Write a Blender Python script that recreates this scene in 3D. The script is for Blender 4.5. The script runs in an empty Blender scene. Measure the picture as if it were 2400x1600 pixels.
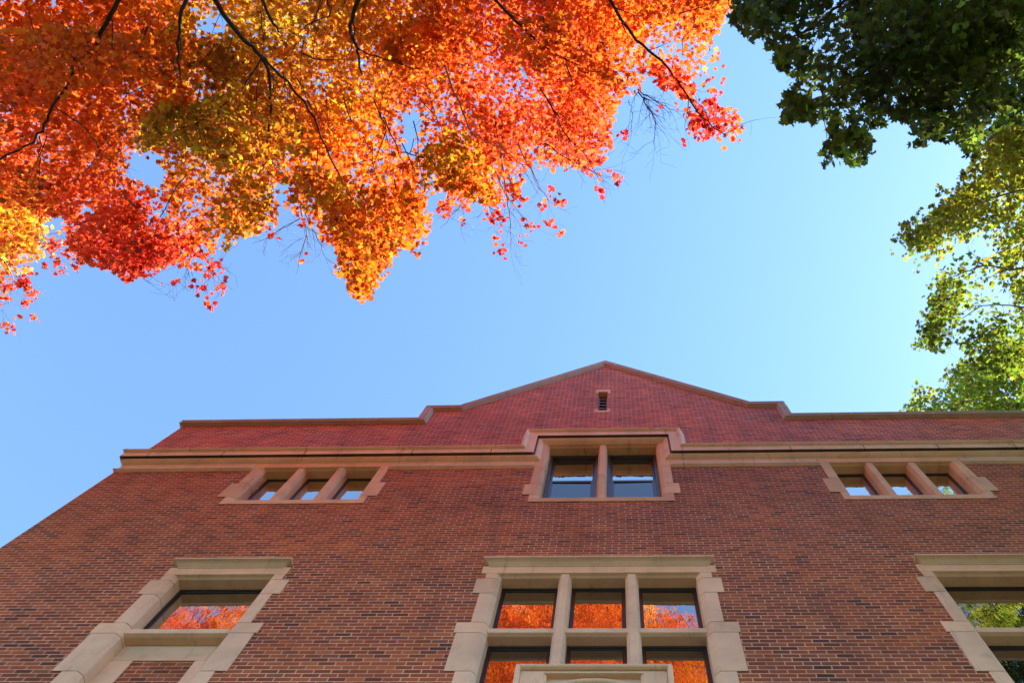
import bpy, bmesh, math, random
import numpy as np
from mathutils import Matrix, Vector

random.seed(7)
rng = np.random.default_rng(11)
scene = bpy.context.scene
COL = scene.collection
ZO = 1.6                     # eye height; facade heights below are given above the eye
YC = -5.77                   # camera stands this far in front of the facade (facade plane is y = 0)

# ------------------------------------------------------------------ camera
R = np.array([[0.9992088491, 0.0237424693, 0.0319056575], [-0.0151341132, 0.9688893853, -0.2470310055], [-0.036778179, 0.2463527029, 0.9684821688]])
F, PX, PY = 1853.175, 1377.208, 800.0          # in pixels of the 2400 x 1600 photograph
cam_d = bpy.data.cameras.new('camera')
cam = bpy.data.objects.new('camera', cam_d)
COL.objects.link(cam)
cam_d.sensor_width = 36.0
cam_d.lens = F / 2400 * 36.0
cam_d.shift_x = (1200 - PX) / 2400
cam_d.clip_start = 0.05
cam_d.clip_end = 3000
m = Matrix.Identity(4)
for i in range(3):
    m[i][0] = R[0, i]
    m[i][1] = -R[1, i]
    m[i][2] = -R[2, i]
m[1][3] = YC
m[2][3] = ZO
cam.matrix_world = m
scene.camera = cam
CAM = np.array([0, YC, ZO])

# ------------------------------------------------------------------ sky, sun, exposure
SUN_EL, SUN_AZ = math.radians(46), math.radians(78)   # azimuth measured from +Y (behind the building) towards +X
world = bpy.data.worlds.new('World')
scene.world = world
world.use_nodes = True
nt = world.node_tree
sky = nt.nodes.new('ShaderNodeTexSky')
sky.sky_type = 'NISHITA'
sky.sun_disc = False
sky.sun_elevation = SUN_EL
sky.sun_rotation = SUN_AZ
sky.air_density = 1.0
sky.dust_density = 0.15
sky.ozone_density = 0.0
bg = nt.nodes['Background']
tone = nt.nodes.new('ShaderNodeMix')
tone.data_type = 'RGBA'
tone.blend_type = 'MULTIPLY'
tone.inputs[0].default_value = 1.0
tone.inputs[7].default_value = (0.72, 0.885, 1.0, 1)      # clear autumn air: a slightly greener blue
nt.links.new(sky.outputs[0], tone.inputs[6])
nt.links.new(tone.outputs[2], bg.inputs[0])
bg.inputs[1].default_value = 0.112
sun_d = bpy.data.lights.new('sun', 'SUN')
sun_d.energy = 4.4
sun_d.angle = math.radians(0.5)
sun_d.color = (1.0, 0.93, 0.82)
sun = bpy.data.objects.new('sun', sun_d)
COL.objects.link(sun)
sd = Vector((math.sin(SUN_AZ) * math.cos(SUN_EL), math.cos(SUN_AZ) * math.cos(SUN_EL), math.sin(SUN_EL)))
sun.rotation_euler = sd.to_track_quat('Z', 'Y').to_euler()
scene.view_settings.view_transform = 'Standard'
scene.view_settings.look = 'None'
scene.view_settings.exposure = 2.1
scene.view_settings.gamma = 1.0
scene.cycles.max_bounces = 10
scene.cycles.diffuse_bounces = 6
scene.cycles.transmission_bounces = 6
scene.cycles.glossy_bounces = 4


# ------------------------------------------------------------------ materials
class NT:
    def __init__(self, name):
        self.mat = bpy.data.materials.new(name)
        self.mat.use_nodes = True
        self.t = self.mat.node_tree
        self.b = self.t.nodes['Principled BSDF']
        self.out = self.t.nodes['Material Output']

    def n(self, typ, **kw):
        nd = self.t.nodes.new(typ)
        for k, v in kw.items():
            setattr(nd, k, v)
        return nd

    def l(self, a, b):
        self.t.links.new(a, b)

    def math(self, op, a, b=None, clamp=False):
        nd = self.n('ShaderNodeMath', operation=op, use_clamp=clamp)
        for i, v in enumerate((a, b)):
            if v is None:
                continue
            if isinstance(v, (int, float)):
                nd.inputs[i].default_value = v
            else:
                self.l(v, nd.inputs[i])
        return nd.outputs[0]

    def ramp(self, fac, stops, interp='LINEAR'):
        nd = self.n('ShaderNodeValToRGB')
        nd.color_ramp.interpolation = interp
        el = nd.color_ramp.elements
        while len(el) < len(stops):
            el.new(0.5)
        for e, (p, c) in zip(el, stops):
            e.position = p
            e.color = (*c, 1) if len(c) == 3 else c
        self.l(fac, nd.inputs[0])
        return nd.outputs[0]

    def mix(self, fac, a, b, blend='MIX'):
        nd = self.n('ShaderNodeMix', data_type='RGBA', blend_type=blend)
        for i, v in ((0, fac), (6, a), (7, b)):
            if isinstance(v, (int, float)):
                nd.inputs[i].default_value = v
            elif isinstance(v, tuple):
                nd.inputs[i].default_value = (*v, 1)
            else:
                self.l(v, nd.inputs[i])
        return nd.outputs[2]

    def noise(self, vec, scale, detail=3, rough=0.5, dist=0.0):
        nd = self.n('ShaderNodeTexNoise')
        nd.inputs['Scale'].default_value = scale
        nd.inputs['Detail'].default_value = detail
        nd.inputs['Roughness'].default_value = rough
        nd.inputs['Distortion'].default_value = dist
        if vec is not None:
            self.l(vec, nd.inputs['Vector'])
        return nd.outputs[0]

    def mapping(self, vec, scale=(1, 1, 1), loc=(0, 0, 0)):
        nd = self.n('ShaderNodeMapping')
        nd.inputs['Scale'].default_value = scale
        nd.inputs['Location'].default_value = loc
        self.l(vec, nd.inputs['Vector'])
        return nd.outputs[0]


def mat_brick():
    k = NT('brick')
    tc = k.n('ShaderNodeTexCoord')
    geo = k.n('ShaderNodeNewGeometry')
    sp = k.n('ShaderNodeSeparateXYZ')
    k.l(tc.outputs['Object'], sp.inputs[0])
    sn = k.n('ShaderNodeSeparateXYZ')
    k.l(geo.outputs['Normal'], sn.inputs[0])
    side = k.math('GREATER_THAN', k.math('ABSOLUTE', sn.outputs[0]), 0.6)
    u0 = k.math('ADD', k.math('MULTIPLY', sp.outputs[0], k.math('SUBTRACT', 1.0, side)), k.math('MULTIPLY', sp.outputs[1], side))
    wob = k.noise(tc.outputs['Object'], 9.0, 2)
    wob2 = k.noise(k.mapping(tc.outputs['Object'], loc=(31, 7, 13)), 7.0, 2)
    u0 = k.math('ADD', u0, k.math('MULTIPLY', k.math('SUBTRACT', wob, 0.5), 0.012))
    v0 = k.math('ADD', sp.outputs[2], k.math('MULTIPLY', k.math('SUBTRACT', wob2, 0.5), 0.008))
    BW, BH = 0.2055, 0.0690
    v = k.math('DIVIDE', v0, BH)
    row = k.math('FLOOR', v)
    rn = k.n('ShaderNodeTexWhiteNoise', noise_dimensions='1D')
    k.l(row, rn.inputs['W'])
    shift = k.math('ADD', k.math('MULTIPLY', k.math('MODULO', k.math('ADD', row, 1000.0), 2.0), 0.5), k.math('MULTIPLY', rn.outputs[0], 0.10))
    u = k.math('ADD', k.math('DIVIDE', u0, BW), shift)
    colm = k.math('FLOOR', u)
    cx = k.n('ShaderNodeCombineXYZ')
    k.l(row, cx.inputs[0])
    k.l(colm, cx.inputs[1])
    wn = k.n('ShaderNodeTexWhiteNoise', noise_dimensions='2D')
    k.l(cx.outputs[0], wn.inputs['Vector'])
    fu, fv = k.math('FRACT', u), k.math('FRACT', v)
    # distance from brick edge in metres
    du = k.math('MULTIPLY', k.math('MINIMUM', fu, k.math('SUBTRACT', 1.0, fu)), BW)
    dv = k.math('MULTIPLY', k.math('MINIMUM', fv, k.math('SUBTRACT', 1.0, fv)), BH)
    d = k.math('MINIMUM', du, dv)
    mr = k.n('ShaderNodeMapRange', interpolation_type='SMOOTHSTEP')
    k.l(d, mr.inputs[0])
    mr.inputs[1].default_value = 0.0050
    mr.inputs[2].default_value = 0.0078
    face = mr.outputs[0]
    bc = k.ramp(wn.outputs[0], [(0.0, (0.105, 0.036, 0.024)), (0.10, (0.225, 0.056, 0.026)), (0.45, (0.325, 0.076, 0.029)),
                                (0.75, (0.390, 0.097, 0.032)), (0.9, (0.470, 0.132, 0.043)), (1.0, (0.220, 0.076, 0.054))])
    big = k.noise(k.mapping(tc.outputs['Object'], scale=(0.35, 0.35, 0.5)), 1.0, 4, 0.6)
    tint = k.ramp(big, [(0.34, (0.76, 0.78, 0.86)), (0.5, (1.0, 1.02, 0.98)), (0.66, (1.28, 1.22, 0.86))])
    bc = k.mix(1.0, bc, tint, 'MULTIPLY')
    grain = k.noise(tc.outputs['Object'], 60.0, 4, 0.65)
    bc = k.mix(1.0, bc, k.ramp(grain, [(0.25, (0.66, 0.66, 0.66)), (0.75, (1.28, 1.28, 1.28))]), 'MULTIPLY')
    mg = k.noise(tc.outputs['Object'], 2.2, 4, 0.6)
    mc = k.ramp(mg, [(0.30, (0.50, 0.31, 0.21)), (0.6, (0.74, 0.50, 0.36)), (0.8, (0.82, 0.61, 0.46))])
    mfade = k.noise(k.mapping(tc.outputs['Object'], loc=(5, 3, 9)), 1.3, 3, 0.6)
    mc = k.mix(k.ramp(mfade, [(0.42, (0, 0, 0)), (0.62, (0.30, 0.30, 0.30))]), mc, (0.2, 0.08, 0.055))
    colr = k.mix(face, mc, bc)
    # soot runs below the stone courses
    st = k.noise(k.mapping(tc.outputs['Object'], scale=(2.2, 1, 0.35)), 1.0, 5, 0.65)
    colr = k.mix(k.ramp(st, [(0.52, (0, 0, 0)), (0.78, (0.5, 0.5, 0.5))]), colr, (0.070, 0.042, 0.032))
    # the brick above the cornice is tinted redder and brighter
    par = k.math('GREATER_THAN', sp.outputs[2], 15.55)
    colr = k.mix(par, colr, k.mix(1.0, colr, (1.30, 1.08, 1.34), 'MULTIPLY'))
    k.l(colr, k.b.inputs['Base Color'])
    k.b.inputs['Roughness'].default_value = 0.72
    k.b.inputs['Specular IOR Level'].default_value = 0.28
    bp = k.n('ShaderNodeBump')
    bp.inputs['Strength'].default_value = 0.7
    bp.inputs['Distance'].default_value = 0.006
    k.l(k.math('ADD', face, k.math('MULTIPLY', grain, 0.35)), bp.inputs['Height'])
    k.l(bp.outputs[0], k.b.inputs['Normal'])
    return k.mat


def mat_stone(name='limestone', base=(0.82, 0.58, 0.415), streak=0.55):
    k = NT(name)
    tc = k.n('ShaderNodeTexCoord')
    o = tc.outputs['Object']
    a = k.noise(o, 1.7, 5, 0.6)
    c = k.ramp(a, [(0.28, tuple(x * 0.80 for x in base)), (0.55, base), (0.8, (base[0] * 1.10, base[1] * 1.10, base[2] * 1.13))])
    g = k.noise(o, 90.0, 3, 0.6)
    c = k.mix(1.0, c, k.ramp(g, [(0.3, (0.86, 0.86, 0.86)), (0.7, (1.1, 1.1, 1.1))]), 'MULTIPLY')
    s = k.noise(k.mapping(o, scale=(7.0, 2.0, 0.8)), 1.0, 5, 0.7)
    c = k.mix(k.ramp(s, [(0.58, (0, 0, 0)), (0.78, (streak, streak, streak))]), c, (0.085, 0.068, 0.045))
    e = k.noise(k.mapping(o, loc=(3, 8, 2)), 4.0, 4, 0.65)
    c = k.mix(k.ramp(e, [(0.56, (0, 0, 0)), (0.8, (0.35, 0.35, 0.35))]), c, (0.23, 0.20, 0.10))
    geo = k.n('ShaderNodeNewGeometry')
    c = k.mix(1.0, c, k.ramp(geo.outputs['Random Per Island'], [(0.0, (0.84, 0.83, 0.80)), (0.5, (1.0, 1.0, 1.0)), (1.0, (1.06, 1.04, 1.0))]), 'MULTIPLY')
    k.l(c, k.b.inputs['Base Color'])
    k.b.inputs['Roughness'].default_value = 0.75
    k.b.inputs['Specular IOR Level'].default_value = 0.3
    bp = k.n('ShaderNodeBump')
    bp.inputs['Strength'].default_value = 0.35
    bp.inputs['Distance'].default_value = 0.004
    k.l(g, bp.inputs['Height'])
    k.l(bp.outputs[0], k.b.inputs['Normal'])
    return k.mat


def mat_plain(name, colr, rough=0.5, spec=0.4, var=0.2, scale=8.0, metal=0.0):
    k = NT(name)
    tc = k.n('ShaderNodeTexCoord')
    a = k.noise(tc.outputs['Object'], scale, 4, 0.6)
    c = k.ramp(a, [(0.25, tuple(x * (1 - var) for x in colr)), (0.75, tuple(x * (1 + var) for x in colr))])
    k.l(c, k.b.inputs['Base Color'])
    k.b.inputs['Roughness'].default_value = rough
    k.b.inputs['Specular IOR Level'].default_value = spec
    k.b.inputs['Metallic'].default_value = metal
    return k.mat


def mat_glass(name, refl, under):
    """old window glass in front of a dark room: a slightly rippled reflecting pane"""
    k = NT(name)
    tc = k.n('ShaderNodeTexCoord')
    o = tc.outputs['Object']
    w = k.noise(k.mapping(o, scale=(7.0, 1.0, 2.2)), 1.0, 3, 0.55)
    bp = k.n('ShaderNodeBump')
    bp.inputs['Strength'].default_value = 1.0
    bp.inputs['Distance'].default_value = 0.0032
    k.l(w, bp.inputs['Height'])
    gl = k.n('ShaderNodeBsdfGlossy')
    gl.inputs['Roughness'].default_value = 0.004
    gl.inputs['Color'].default_value = (1.0, 0.98, 0.94, 1)
    k.l(bp.outputs[0], gl.inputs['Normal'])
    df = k.n('ShaderNodeBsdfDiffuse')
    df.inputs['Color'].default_value = (*under, 1)
    mx = k.n('ShaderNodeMixShader')
    lw = k.n('ShaderNodeLayerWeight')
    lw.inputs['Blend'].default_value = 0.5
    mr = k.n('ShaderNodeMapRange')
    k.l(lw.outputs['Facing'], mr.inputs[0])
    mr.inputs[1].default_value = 0.42
    mr.inputs[2].default_value = 0.62
    mr.inputs[3].default_value = refl
    mr.inputs[4].default_value = min(refl * 2.3, .9)
    k.l(mr.outputs[0], mx.inputs[0])
    k.l(df.outputs[0], mx.inputs[1])
    k.l(gl.outputs[0], mx.inputs[2])
    k.l(mx.outputs[0], k.out.inputs['Surface'])
    return k.mat


def mat_leaf(name, trans=0.55, gloss=0.06):
    k = NT(name)
    at = k.n('ShaderNodeAttribute', attribute_name='leaf_colour')
    c = at.outputs['Color']
    df = k.n('ShaderNodeBsdfDiffuse')
    k.l(k.mix(1.0, c, (0.75, 0.75, 0.75), 'MULTIPLY'), df.inputs['Color'])
    tr = k.n('ShaderNodeBsdfTranslucent')
    k.l(c, tr.inputs['Color'])
    mx = k.n('ShaderNodeMixShader')
    mx.inputs[0].default_value = trans
    k.l(df.outputs[0], mx.inputs[1])
    k.l(tr.outputs[0], mx.inputs[2])
    gl = k.n('ShaderNodeBsdfGlossy')
    gl.inputs['Roughness'].default_value = 0.42
    m2 = k.n('ShaderNodeMixShader')
    m2.inputs[0].default_value = gloss
    k.l(mx.outputs[0], m2.inputs[1])
    k.l(gl.outputs[0], m2.inputs[2])
    k.l(m2.outputs[0], k.out.inputs['Surface'])
    return k.mat


def mat_lawn():
    k = NT('lawn_with_fallen_leaves')
    tc = k.n('ShaderNodeTexCoord')
    g_ = k.noise(tc.outputs['Object'], 3.0, 5, 0.7)
    c = k.ramp(g_, [(0.3, (0.018, 0.024, 0.007)), (0.7, (0.034, 0.040, 0.011))])
    lf = k.noise(tc.outputs['Object'], 11.0, 4, 0.7)
    c = k.mix(k.ramp(lf, [(0.52, (0, 0, 0)), (0.60, (1, 1, 1))]), c, (0.10, 0.042, 0.012))
    k.l(c, k.b.inputs['Base Color'])
    k.b.inputs['Roughness'].default_value = 1.0
    k.b.inputs['Specular IOR Level'].default_value = 0.02
    return k.mat


M = dict(
    cornice=mat_stone('cornice_stone', (0.84, 0.70, 0.59), 0.85),
    soot_shade=mat_stone('sooty_shaded_stone', (0.20, 0.15, 0.105), 0.8),  # soot and the shade of the drip groove, both put into the colour
    joint=mat_plain('stone_joint', (0.16, 0.105, 0.065), 0.9, 0.1),
    brick=mat_brick(),
    stone=mat_stone(),
    coping=mat_stone('coping_stone', (0.46, 0.38, 0.335), 0.75),
    frame=mat_plain('dark_bronze_frame', (0.022, 0.020, 0.024), 0.35, 0.5),
    sash=mat_plain('slate_sash_paint', (0.050, 0.052, 0.068), 0.3, 0.6),
    glass=mat_glass('window_glass', 0.33, (0.012, 0.011, 0.010)),
    screen=mat_glass('screened_glass', 0.10, (0.035, 0.04, 0.045)),
    metal=mat_plain('grey_louvre_metal', (0.32, 0.28, 0.26), 0.5, 0.4),
    dark=mat_plain('dark_void', (0.012, 0.011, 0.010), 0.9, 0.1),
    slate=mat_plain('roof_slate', (0.07, 0.07, 0.08), 0.7, 0.3),
    bark=mat_plain('bark', (0.060, 0.046, 0.036), 0.85, 0.2, 0.45, 14.0),
    twig=mat_plain('sunlit_twig_bark', (0.32, 0.28, 0.25), 0.8, 0.2, 0.3, 14.0),  # paler than the bark: sunlight on the twigs is put into the colour
    leaf=mat_leaf('maple_leaf', 0.60, 0.02),
    green=mat_leaf('green_leaf', 0.62, 0.02),
    pave=mat_plain('wet_flagstone', (0.075, 0.062, 0.045), 0.85, 0.2, 0.12, 2.0),
    lawn=mat_lawn(),
)


# ------------------------------------------------------------------ mesh helpers
class MB:
    def __init__(self):
        self.v, self.f, self.mi = [], [], []

    def add(self, verts, faces, mi=0):
        o = len(self.v)
        self.v += [tuple(p) for p in verts]
        self.f += [tuple(i + o for i in f) for f in faces]
        self.mi += [mi] * len(faces)

    def box(self, x0, x1, y0, y1, z0, z1, mi=0):
        self.add([(x0, y0, z0), (x1, y0, z0), (x1, y1, z0), (x0, y1, z0), (x0, y0, z1), (x1, y0, z1), (x1, y1, z1), (x0, y1, z1)],
                 [(0, 3, 2, 1), (4, 5, 6, 7), (0, 1, 5, 4), (1, 2, 6, 5), (2, 3, 7, 6), (3, 0, 4, 7)], mi)

    def prism(self, poly, fn, a, b, mi=0):
        """poly: 2-D points; fn(p, q, t) gives the 3-D point; extruded for t from a to b"""
        n = len(poly)
        v = [fn(p, q, a) for p, q in poly] + [fn(p, q, b) for p, q in poly]
        f = [tuple(range(n))[::-1], tuple(range(n, 2 * n))]
        f += [(i, (i + 1) % n, n + (i + 1) % n, n + i) for i in range(n)]
        self.add(v, f, mi)

    def sections(self, secs, closed=False, cap=True, mi=0, seg=()):
        n = len(secs[0])
        v = [p for s in secs for p in s]
        f = []
        ms = []
        for k in range(len(secs) - 1):
            for i in range(n if closed else n - 1):
                j = (i + 1) % n
                f.append((k * n + i, k * n + j, (k + 1) * n + j, (k + 1) * n + i))
                ms.append(1 if i in seg else mi)
        if cap and closed:
            f.append(tuple(range(n))[::-1])
            f.append(tuple(range((len(secs) - 1) * n, len(secs) * n)))
            ms += [mi, mi]
        self.add(v, f, mi)
        self.mi[-len(f):] = ms

    def tube(self, pts, rad, sides=6, mi=0):
        secs = []
        for i, p in enumerate(pts):
            p = Vector(p)
            d = (Vector(pts[min(i + 1, len(pts) - 1)]) - Vector(pts[max(i - 1, 0)])).normalized()
            a = d.cross(Vector((0.31, 0.17, 0.93)) if abs(d.z) < 0.9 else Vector((1, 0.2, 0))).normalized()
            b = d.cross(a)
            r = rad[i]
            secs.append([p + a * (r * math.cos(t)) + b * (r * math.sin(t)) for t in (2 * math.pi * s / sides for s in range(sides))])
        self.sections(secs, closed=True, mi=mi)

    def build(self, name, mats, parent=None, bevel=0.0, smooth=False, fix=True):
        me = bpy.data.meshes.new(name)
        me.from_pydata(self.v, [], self.f)
        for mt in (mats if isinstance(mats, (list, tuple)) else [mats]):
            me.materials.append(mt)
        if any(self.mi):
            me.polygons.foreach_set('material_index', self.mi)
        if fix:
            bm = bmesh.new()
            bm.from_mesh(me)
            bmesh.ops.recalc_face_normals(bm, faces=bm.faces)
            bm.to_mesh(me)
            bm.free()
        if smooth:
            me.polygons.foreach_set('use_smooth', [True] * len(me.polygons))
        me.update()
        o = bpy.data.objects.new(name, me)
        COL.objects.link(o)
        if parent:
            o.parent = parent
        if bevel:
            b = o.modifiers.new('bevel', 'BEVEL')
            b.width = bevel
            b.segments = 2
            b.limit_method = 'ANGLE'
            b.angle_limit = math.radians(35)
        return o


def thing(name, label, cat, group=None, loc=(0, 0, 0)):
    o = bpy.data.objects.new(name, None)
    COL.objects.link(o)
    o.location = loc
    o.empty_display_size = 0.3
    o['label'] = label
    o['category'] = cat
    if group:
        o['group'] = group
    return o


def offsets(path, out):
    """mitred offset of a 2-D open path by distance out along its left normal"""
    res = []
    n = len(path)
    for i in range(n):
        ns = []
        if i > 0:
            d = Vector(path[i]) - Vector(path[i - 1])
            d.normalize()
            ns.append(Vector((-d.y, d.x)))
        if i < n - 1:
            d = Vector(path[i + 1]) - Vector(path[i])
            d.normalize()
            ns.append(Vector((-d.y, d.x)))
        if len(ns) == 1:
            q = ns[0] * out
        else:
            q = (ns[0] + ns[1]) * (out / (1 + ns[0].dot(ns[1])))
        res.append((path[i][0] + q.x, path[i][1] + q.y))
    return res


# ------------------------------------------------------------------ ground
g = MB()
g.add([(-900, -900, 0), (900, -900, 0), (900, 900, 0), (-900, 900, 0)], [(0, 1, 2, 3)])
lawn = g.build('lawn', M['lawn'])
lawn['kind'] = 'structure'
pv = MB()
pv.add([(-2.6, -17, .004), (2.0, -17, .004), (2.0, -.0, .004), (-2.6, -.0, .004)], [(0, 1, 2, 3)])
pave = pv.build('pavement', M['pave'])
pave['kind'] = 'structure'

# ------------------------------------------------------------------ the building
CX = -0.30                         # axis of the facade
XL, XR = -9.385, 8.76              # ends of the facade
DEPTH = 9.0
bld = thing('brick_building', 'red brick gabled hall with tan stone cornice and mullioned stone windows', 'building')

ZP = 15.77                         # top of the brick parapet (above the eye)
GAB = [(-4.08, ZP), (-4.08, 16.56), (-3.46, 16.56), (-0.31, 20.0), (2.84, 16.56), (3.46, 16.56), (3.46, ZP)]

LOW = dict(z1=9.75, z0=5.2)
UP = dict(z1=13.495, z0=12.115)
OPEN = []                          # openings in the brick sheet: x0, x1, z0, z1 (kept just inside the stone surrounds)
for c, h in ((CX - 5.23, 0.80), (CX, 1.50), (CX + 5.23, 0.80)):
    OPEN.append((c - h, c + h, 5.0, 9.85))
for c in (CX - 5.20, CX + 5.20):
    OPEN.append((c - 1.16, c + 1.16, 12.03, 13.60))
OPEN.append((CX - 1.14, CX + 1.14, 12.03, 14.56))
OPEN.append((-0.445, -0.232, 16.49, 17.81))

w = MB()
xs = sorted({XL, XR, -4.08, 3.46} | {o[0] for o in OPEN[:6]} | {o[1] for o in OPEN[:6]})
zs = sorted({-ZO, ZP} | {o[2] for o in OPEN[:6]} | {o[3] for o in OPEN[:6]})
for i in range(len(xs) - 1):
    for j in range(len(zs) - 1):
        xm, zm = (xs[i] + xs[i + 1]) / 2, (zs[j] + zs[j + 1]) / 2
        if any(o[0] < xm < o[1] and o[2] < zm < o[3] for o in OPEN):
            continue
        w.add([(xs[i], 0, zs[j] + ZO), (xs[i + 1], 0, zs[j] + ZO), (xs[i + 1], 0, zs[j + 1] + ZO), (xs[i], 0, zs[j + 1] + ZO)], [(0, 1, 2, 3)])
# gable, cut round the louvre opening
vx0, vx1, vz0, vz1 = OPEN[6]
def gx(z):                         # half width of the rake at height z
    return 3.15 * (20.0 - z) / 3.44
def P(x, z, y=0.0):
    return (x, y, z + ZO)
A = -0.31
w.add([P(-4.08, ZP), P(3.46, ZP), P(3.46, vz0), P(-4.08, vz0)], [(0, 1, 2, 3)])
w.add([P(-4.08, vz0), P(vx0, vz0), P(vx0, 16.56), P(-4.08, 16.56)], [(0, 1, 2, 3)])
w.add([P(vx1, vz0), P(3.46, vz0), P(3.46, 16.56), P(vx1, 16.56)], [(0, 1, 2, 3)])
w.add([P(A - gx(16.56), 16.56), P(vx0, 16.56), P(vx0, vz1), P(A - gx(vz1), vz1)], [(0, 1, 2, 3)])
w.add([P(vx1, 16.56), P(A + gx(16.56), 16.56), P(A + gx(vz1), vz1), P(vx1, vz1)], [(0, 1, 2, 3)])
w.add([P(A - gx(vz1), vz1), P(A + gx(vz1), vz1), P(A, 20.0)], [(0, 1, 2)])
# returns of the openings, flanks, parapet backs
for x0, x1, z0, z1 in OPEN:
    w.add([P(x0, z0), P(x0, z1), P(x0, z1, .3), P(x0, z0, .3)], [(0, 1, 2, 3)])
    w.add([P(x1, z0), P(x1, z1), P(x1, z1, .3), P(x1, z0, .3)], [(0, 1, 2, 3)])
    if z1 < 17:
        w.add([P(x0, z1), P(x1, z1), P(x1, z1, .3), P(x0, z1, .3)], [(0, 1, 2, 3)])
w.add([P(XL, -ZO), P(XL, ZP), P(XL, ZP, DEPTH), P(XL, -ZO, DEPTH)], [(0, 1, 2, 3)])
w.add([P(XR, -ZO), P(XR, -ZO, DEPTH), P(XR, ZP, DEPTH), P(XR, ZP)], [(0, 1, 2, 3)])
w.add([P(XL, -ZO, DEPTH), P(XL, ZP, DEPTH), P(XR, ZP, DEPTH), P(XR, -ZO, DEPTH)], [(0, 1, 2, 3)])
TH = 0.42
w.add([P(XL + TH, 15.0, TH), P(XR - TH, 15.0, TH), P(XR - TH, ZP, TH), P(XL + TH, ZP, TH)], [(3, 2, 1, 0)])
w.add([P(XL + TH, 15.0, TH), P(XL + TH, ZP, TH), P(XL + TH, ZP, DEPTH), P(XL + TH, 15.0, DEPTH)], [(0, 1, 2, 3)])
w.add([P(XR - TH, 15.0, TH), P(XR - TH, ZP, TH), P(XR - TH, ZP, DEPTH), P(XR - TH, 15.0, DEPTH)], [(3, 2, 1, 0)])
w.add([P(x, z, TH) for x, z in GAB], [tuple(range(7))])
wall = w.build('wall', M['brick'], bld, fix=False)

rf = MB()
rf.add([P(XL + .1, 15.2, .1), P(XR - .1, 15.2, .1), P(XR - .1, 15.2, DEPTH - .05), P(XL + .1, 15.2, DEPTH - .05)], [(0, 1, 2, 3)])
rf.prism([(-3.7, 15.3), (-0.31, 19.7), (3.08, 15.3)], lambda p, q, t: (p, t, q + ZO), .3, DEPTH - .06)
rf.build('roof', M['slate'], bld)


def sweep(mb, path, prof, wrap=True, lo=XL, hi=XR, seg=()):
    """prof: (out, proud) pairs, moved along a path on the facade and round the two ends of the building"""
    offs = [offsets(path, o) for o, p in prof]
    secs = []
    n = len(path)
    if wrap:
        secs.append([(lo - p, DEPTH * 0.6, offs[i][0][1] + ZO) for i, (o, p) in enumerate(prof)])
        secs.append([(lo - p, -p, offs[i][0][1] + ZO) for i, (o, p) in enumerate(prof)])
    for k in range(1 if wrap else 0, n - 1 if wrap else n):
        secs.append([(offs[i][k][0], -p, offs[i][k][1] + ZO) for i, (o, p) in enumerate(prof)])
    if wrap:
        secs.append([(hi + p, -p, offs[i][-1][1] + ZO) for i, (o, p) in enumerate(prof)])
        secs.append([(hi + p, DEPTH * 0.6, offs[i][-1][1] + ZO) for i, (o, p) in enumerate(prof)])
    mb.sections(secs, closed=True, seg=seg)


# coping along the parapet, the steps and the gable
cp = MB()
sweep(cp, [(XL, ZP)] + GAB + [(XR, ZP)],
      [(0.0, -0.02), (0.004, 0.012), (0.02, 0.03), (0.055, 0.085), (0.085, 0.085), (0.10, 0.072), (0.135, 0.072), (0.15, 0.085), (0.20, 0.085), (0.235, 0.06), (0.25, -0.1), (0.25, -0.30), (0.20, -0.46), (0.0, -0.46)])
cp.build('coping', M['coping'], bld, bevel=0.004)

# joints of the coping: thin pale mortar ribs across it
for x in (-8.75, -6.9, -5.2, 4.9, 6.6, 8.1):
    cj = MB()
    cj.box(x - .006, x + .006, -.0875, .05, ZP + .05 + ZO, ZP + .2 + ZO)
    cj.build('coping_joint', M['stone'], bld)
for s in (-1, 1):
    for t in (0.06, 0.32, 0.62, 0.93):
        x0, z0 = A + s * 3.15 * t, 20.0 - 3.44 * t
        nx, nz = s * 3.44 / 4.664, 3.15 / 4.664
        tx, tz = s * 3.15 / 4.664, -3.44 / 4.664
        poly = [(x0 + nx * a + tx * b, z0 + nz * a + tz * b) for a, b in ((.05, -.007), (.2, -.007), (.2, .007), (.05, .007))]
        cj = MB()
        cj.prism(poly, lambda p, q, t_: (p, t_, q + ZO), -.0875, .05)
        cj.build('coping_joint', M['stone'], bld)

# cornice: stepped up over the middle window
CV = 13.68
co = MB()
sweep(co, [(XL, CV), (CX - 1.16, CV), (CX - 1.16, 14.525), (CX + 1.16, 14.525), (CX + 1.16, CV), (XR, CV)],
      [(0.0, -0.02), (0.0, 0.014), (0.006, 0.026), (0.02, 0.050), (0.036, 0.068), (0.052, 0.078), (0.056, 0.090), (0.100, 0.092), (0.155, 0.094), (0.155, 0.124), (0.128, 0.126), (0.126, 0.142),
       (0.132, 0.144), (0.295, 0.144), (0.300, 0.150), (0.305, 0.165), (0.322, 0.180), (0.338, 0.196), (0.355, 0.196), (0.47, -0.02)], seg=(7, 8, 9, 10))  # groove faces take the dark stone: painted shade as well as soot
co.build('cornice', [M['cornice'], M['soot_shade']], bld, bevel=0.003)
for x in (-9.0, -7.55, -5.95, -3.9, -2.4, 3.2, 4.55, 5.9, 7.3):
    cjn = MB()
    cjn.box(x - .006, x + .006, -.1455, .0, CV + .135 + ZO, CV + .29 + ZO)
    cjn.build('cornice_joint', M['dark'], bld)

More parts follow.
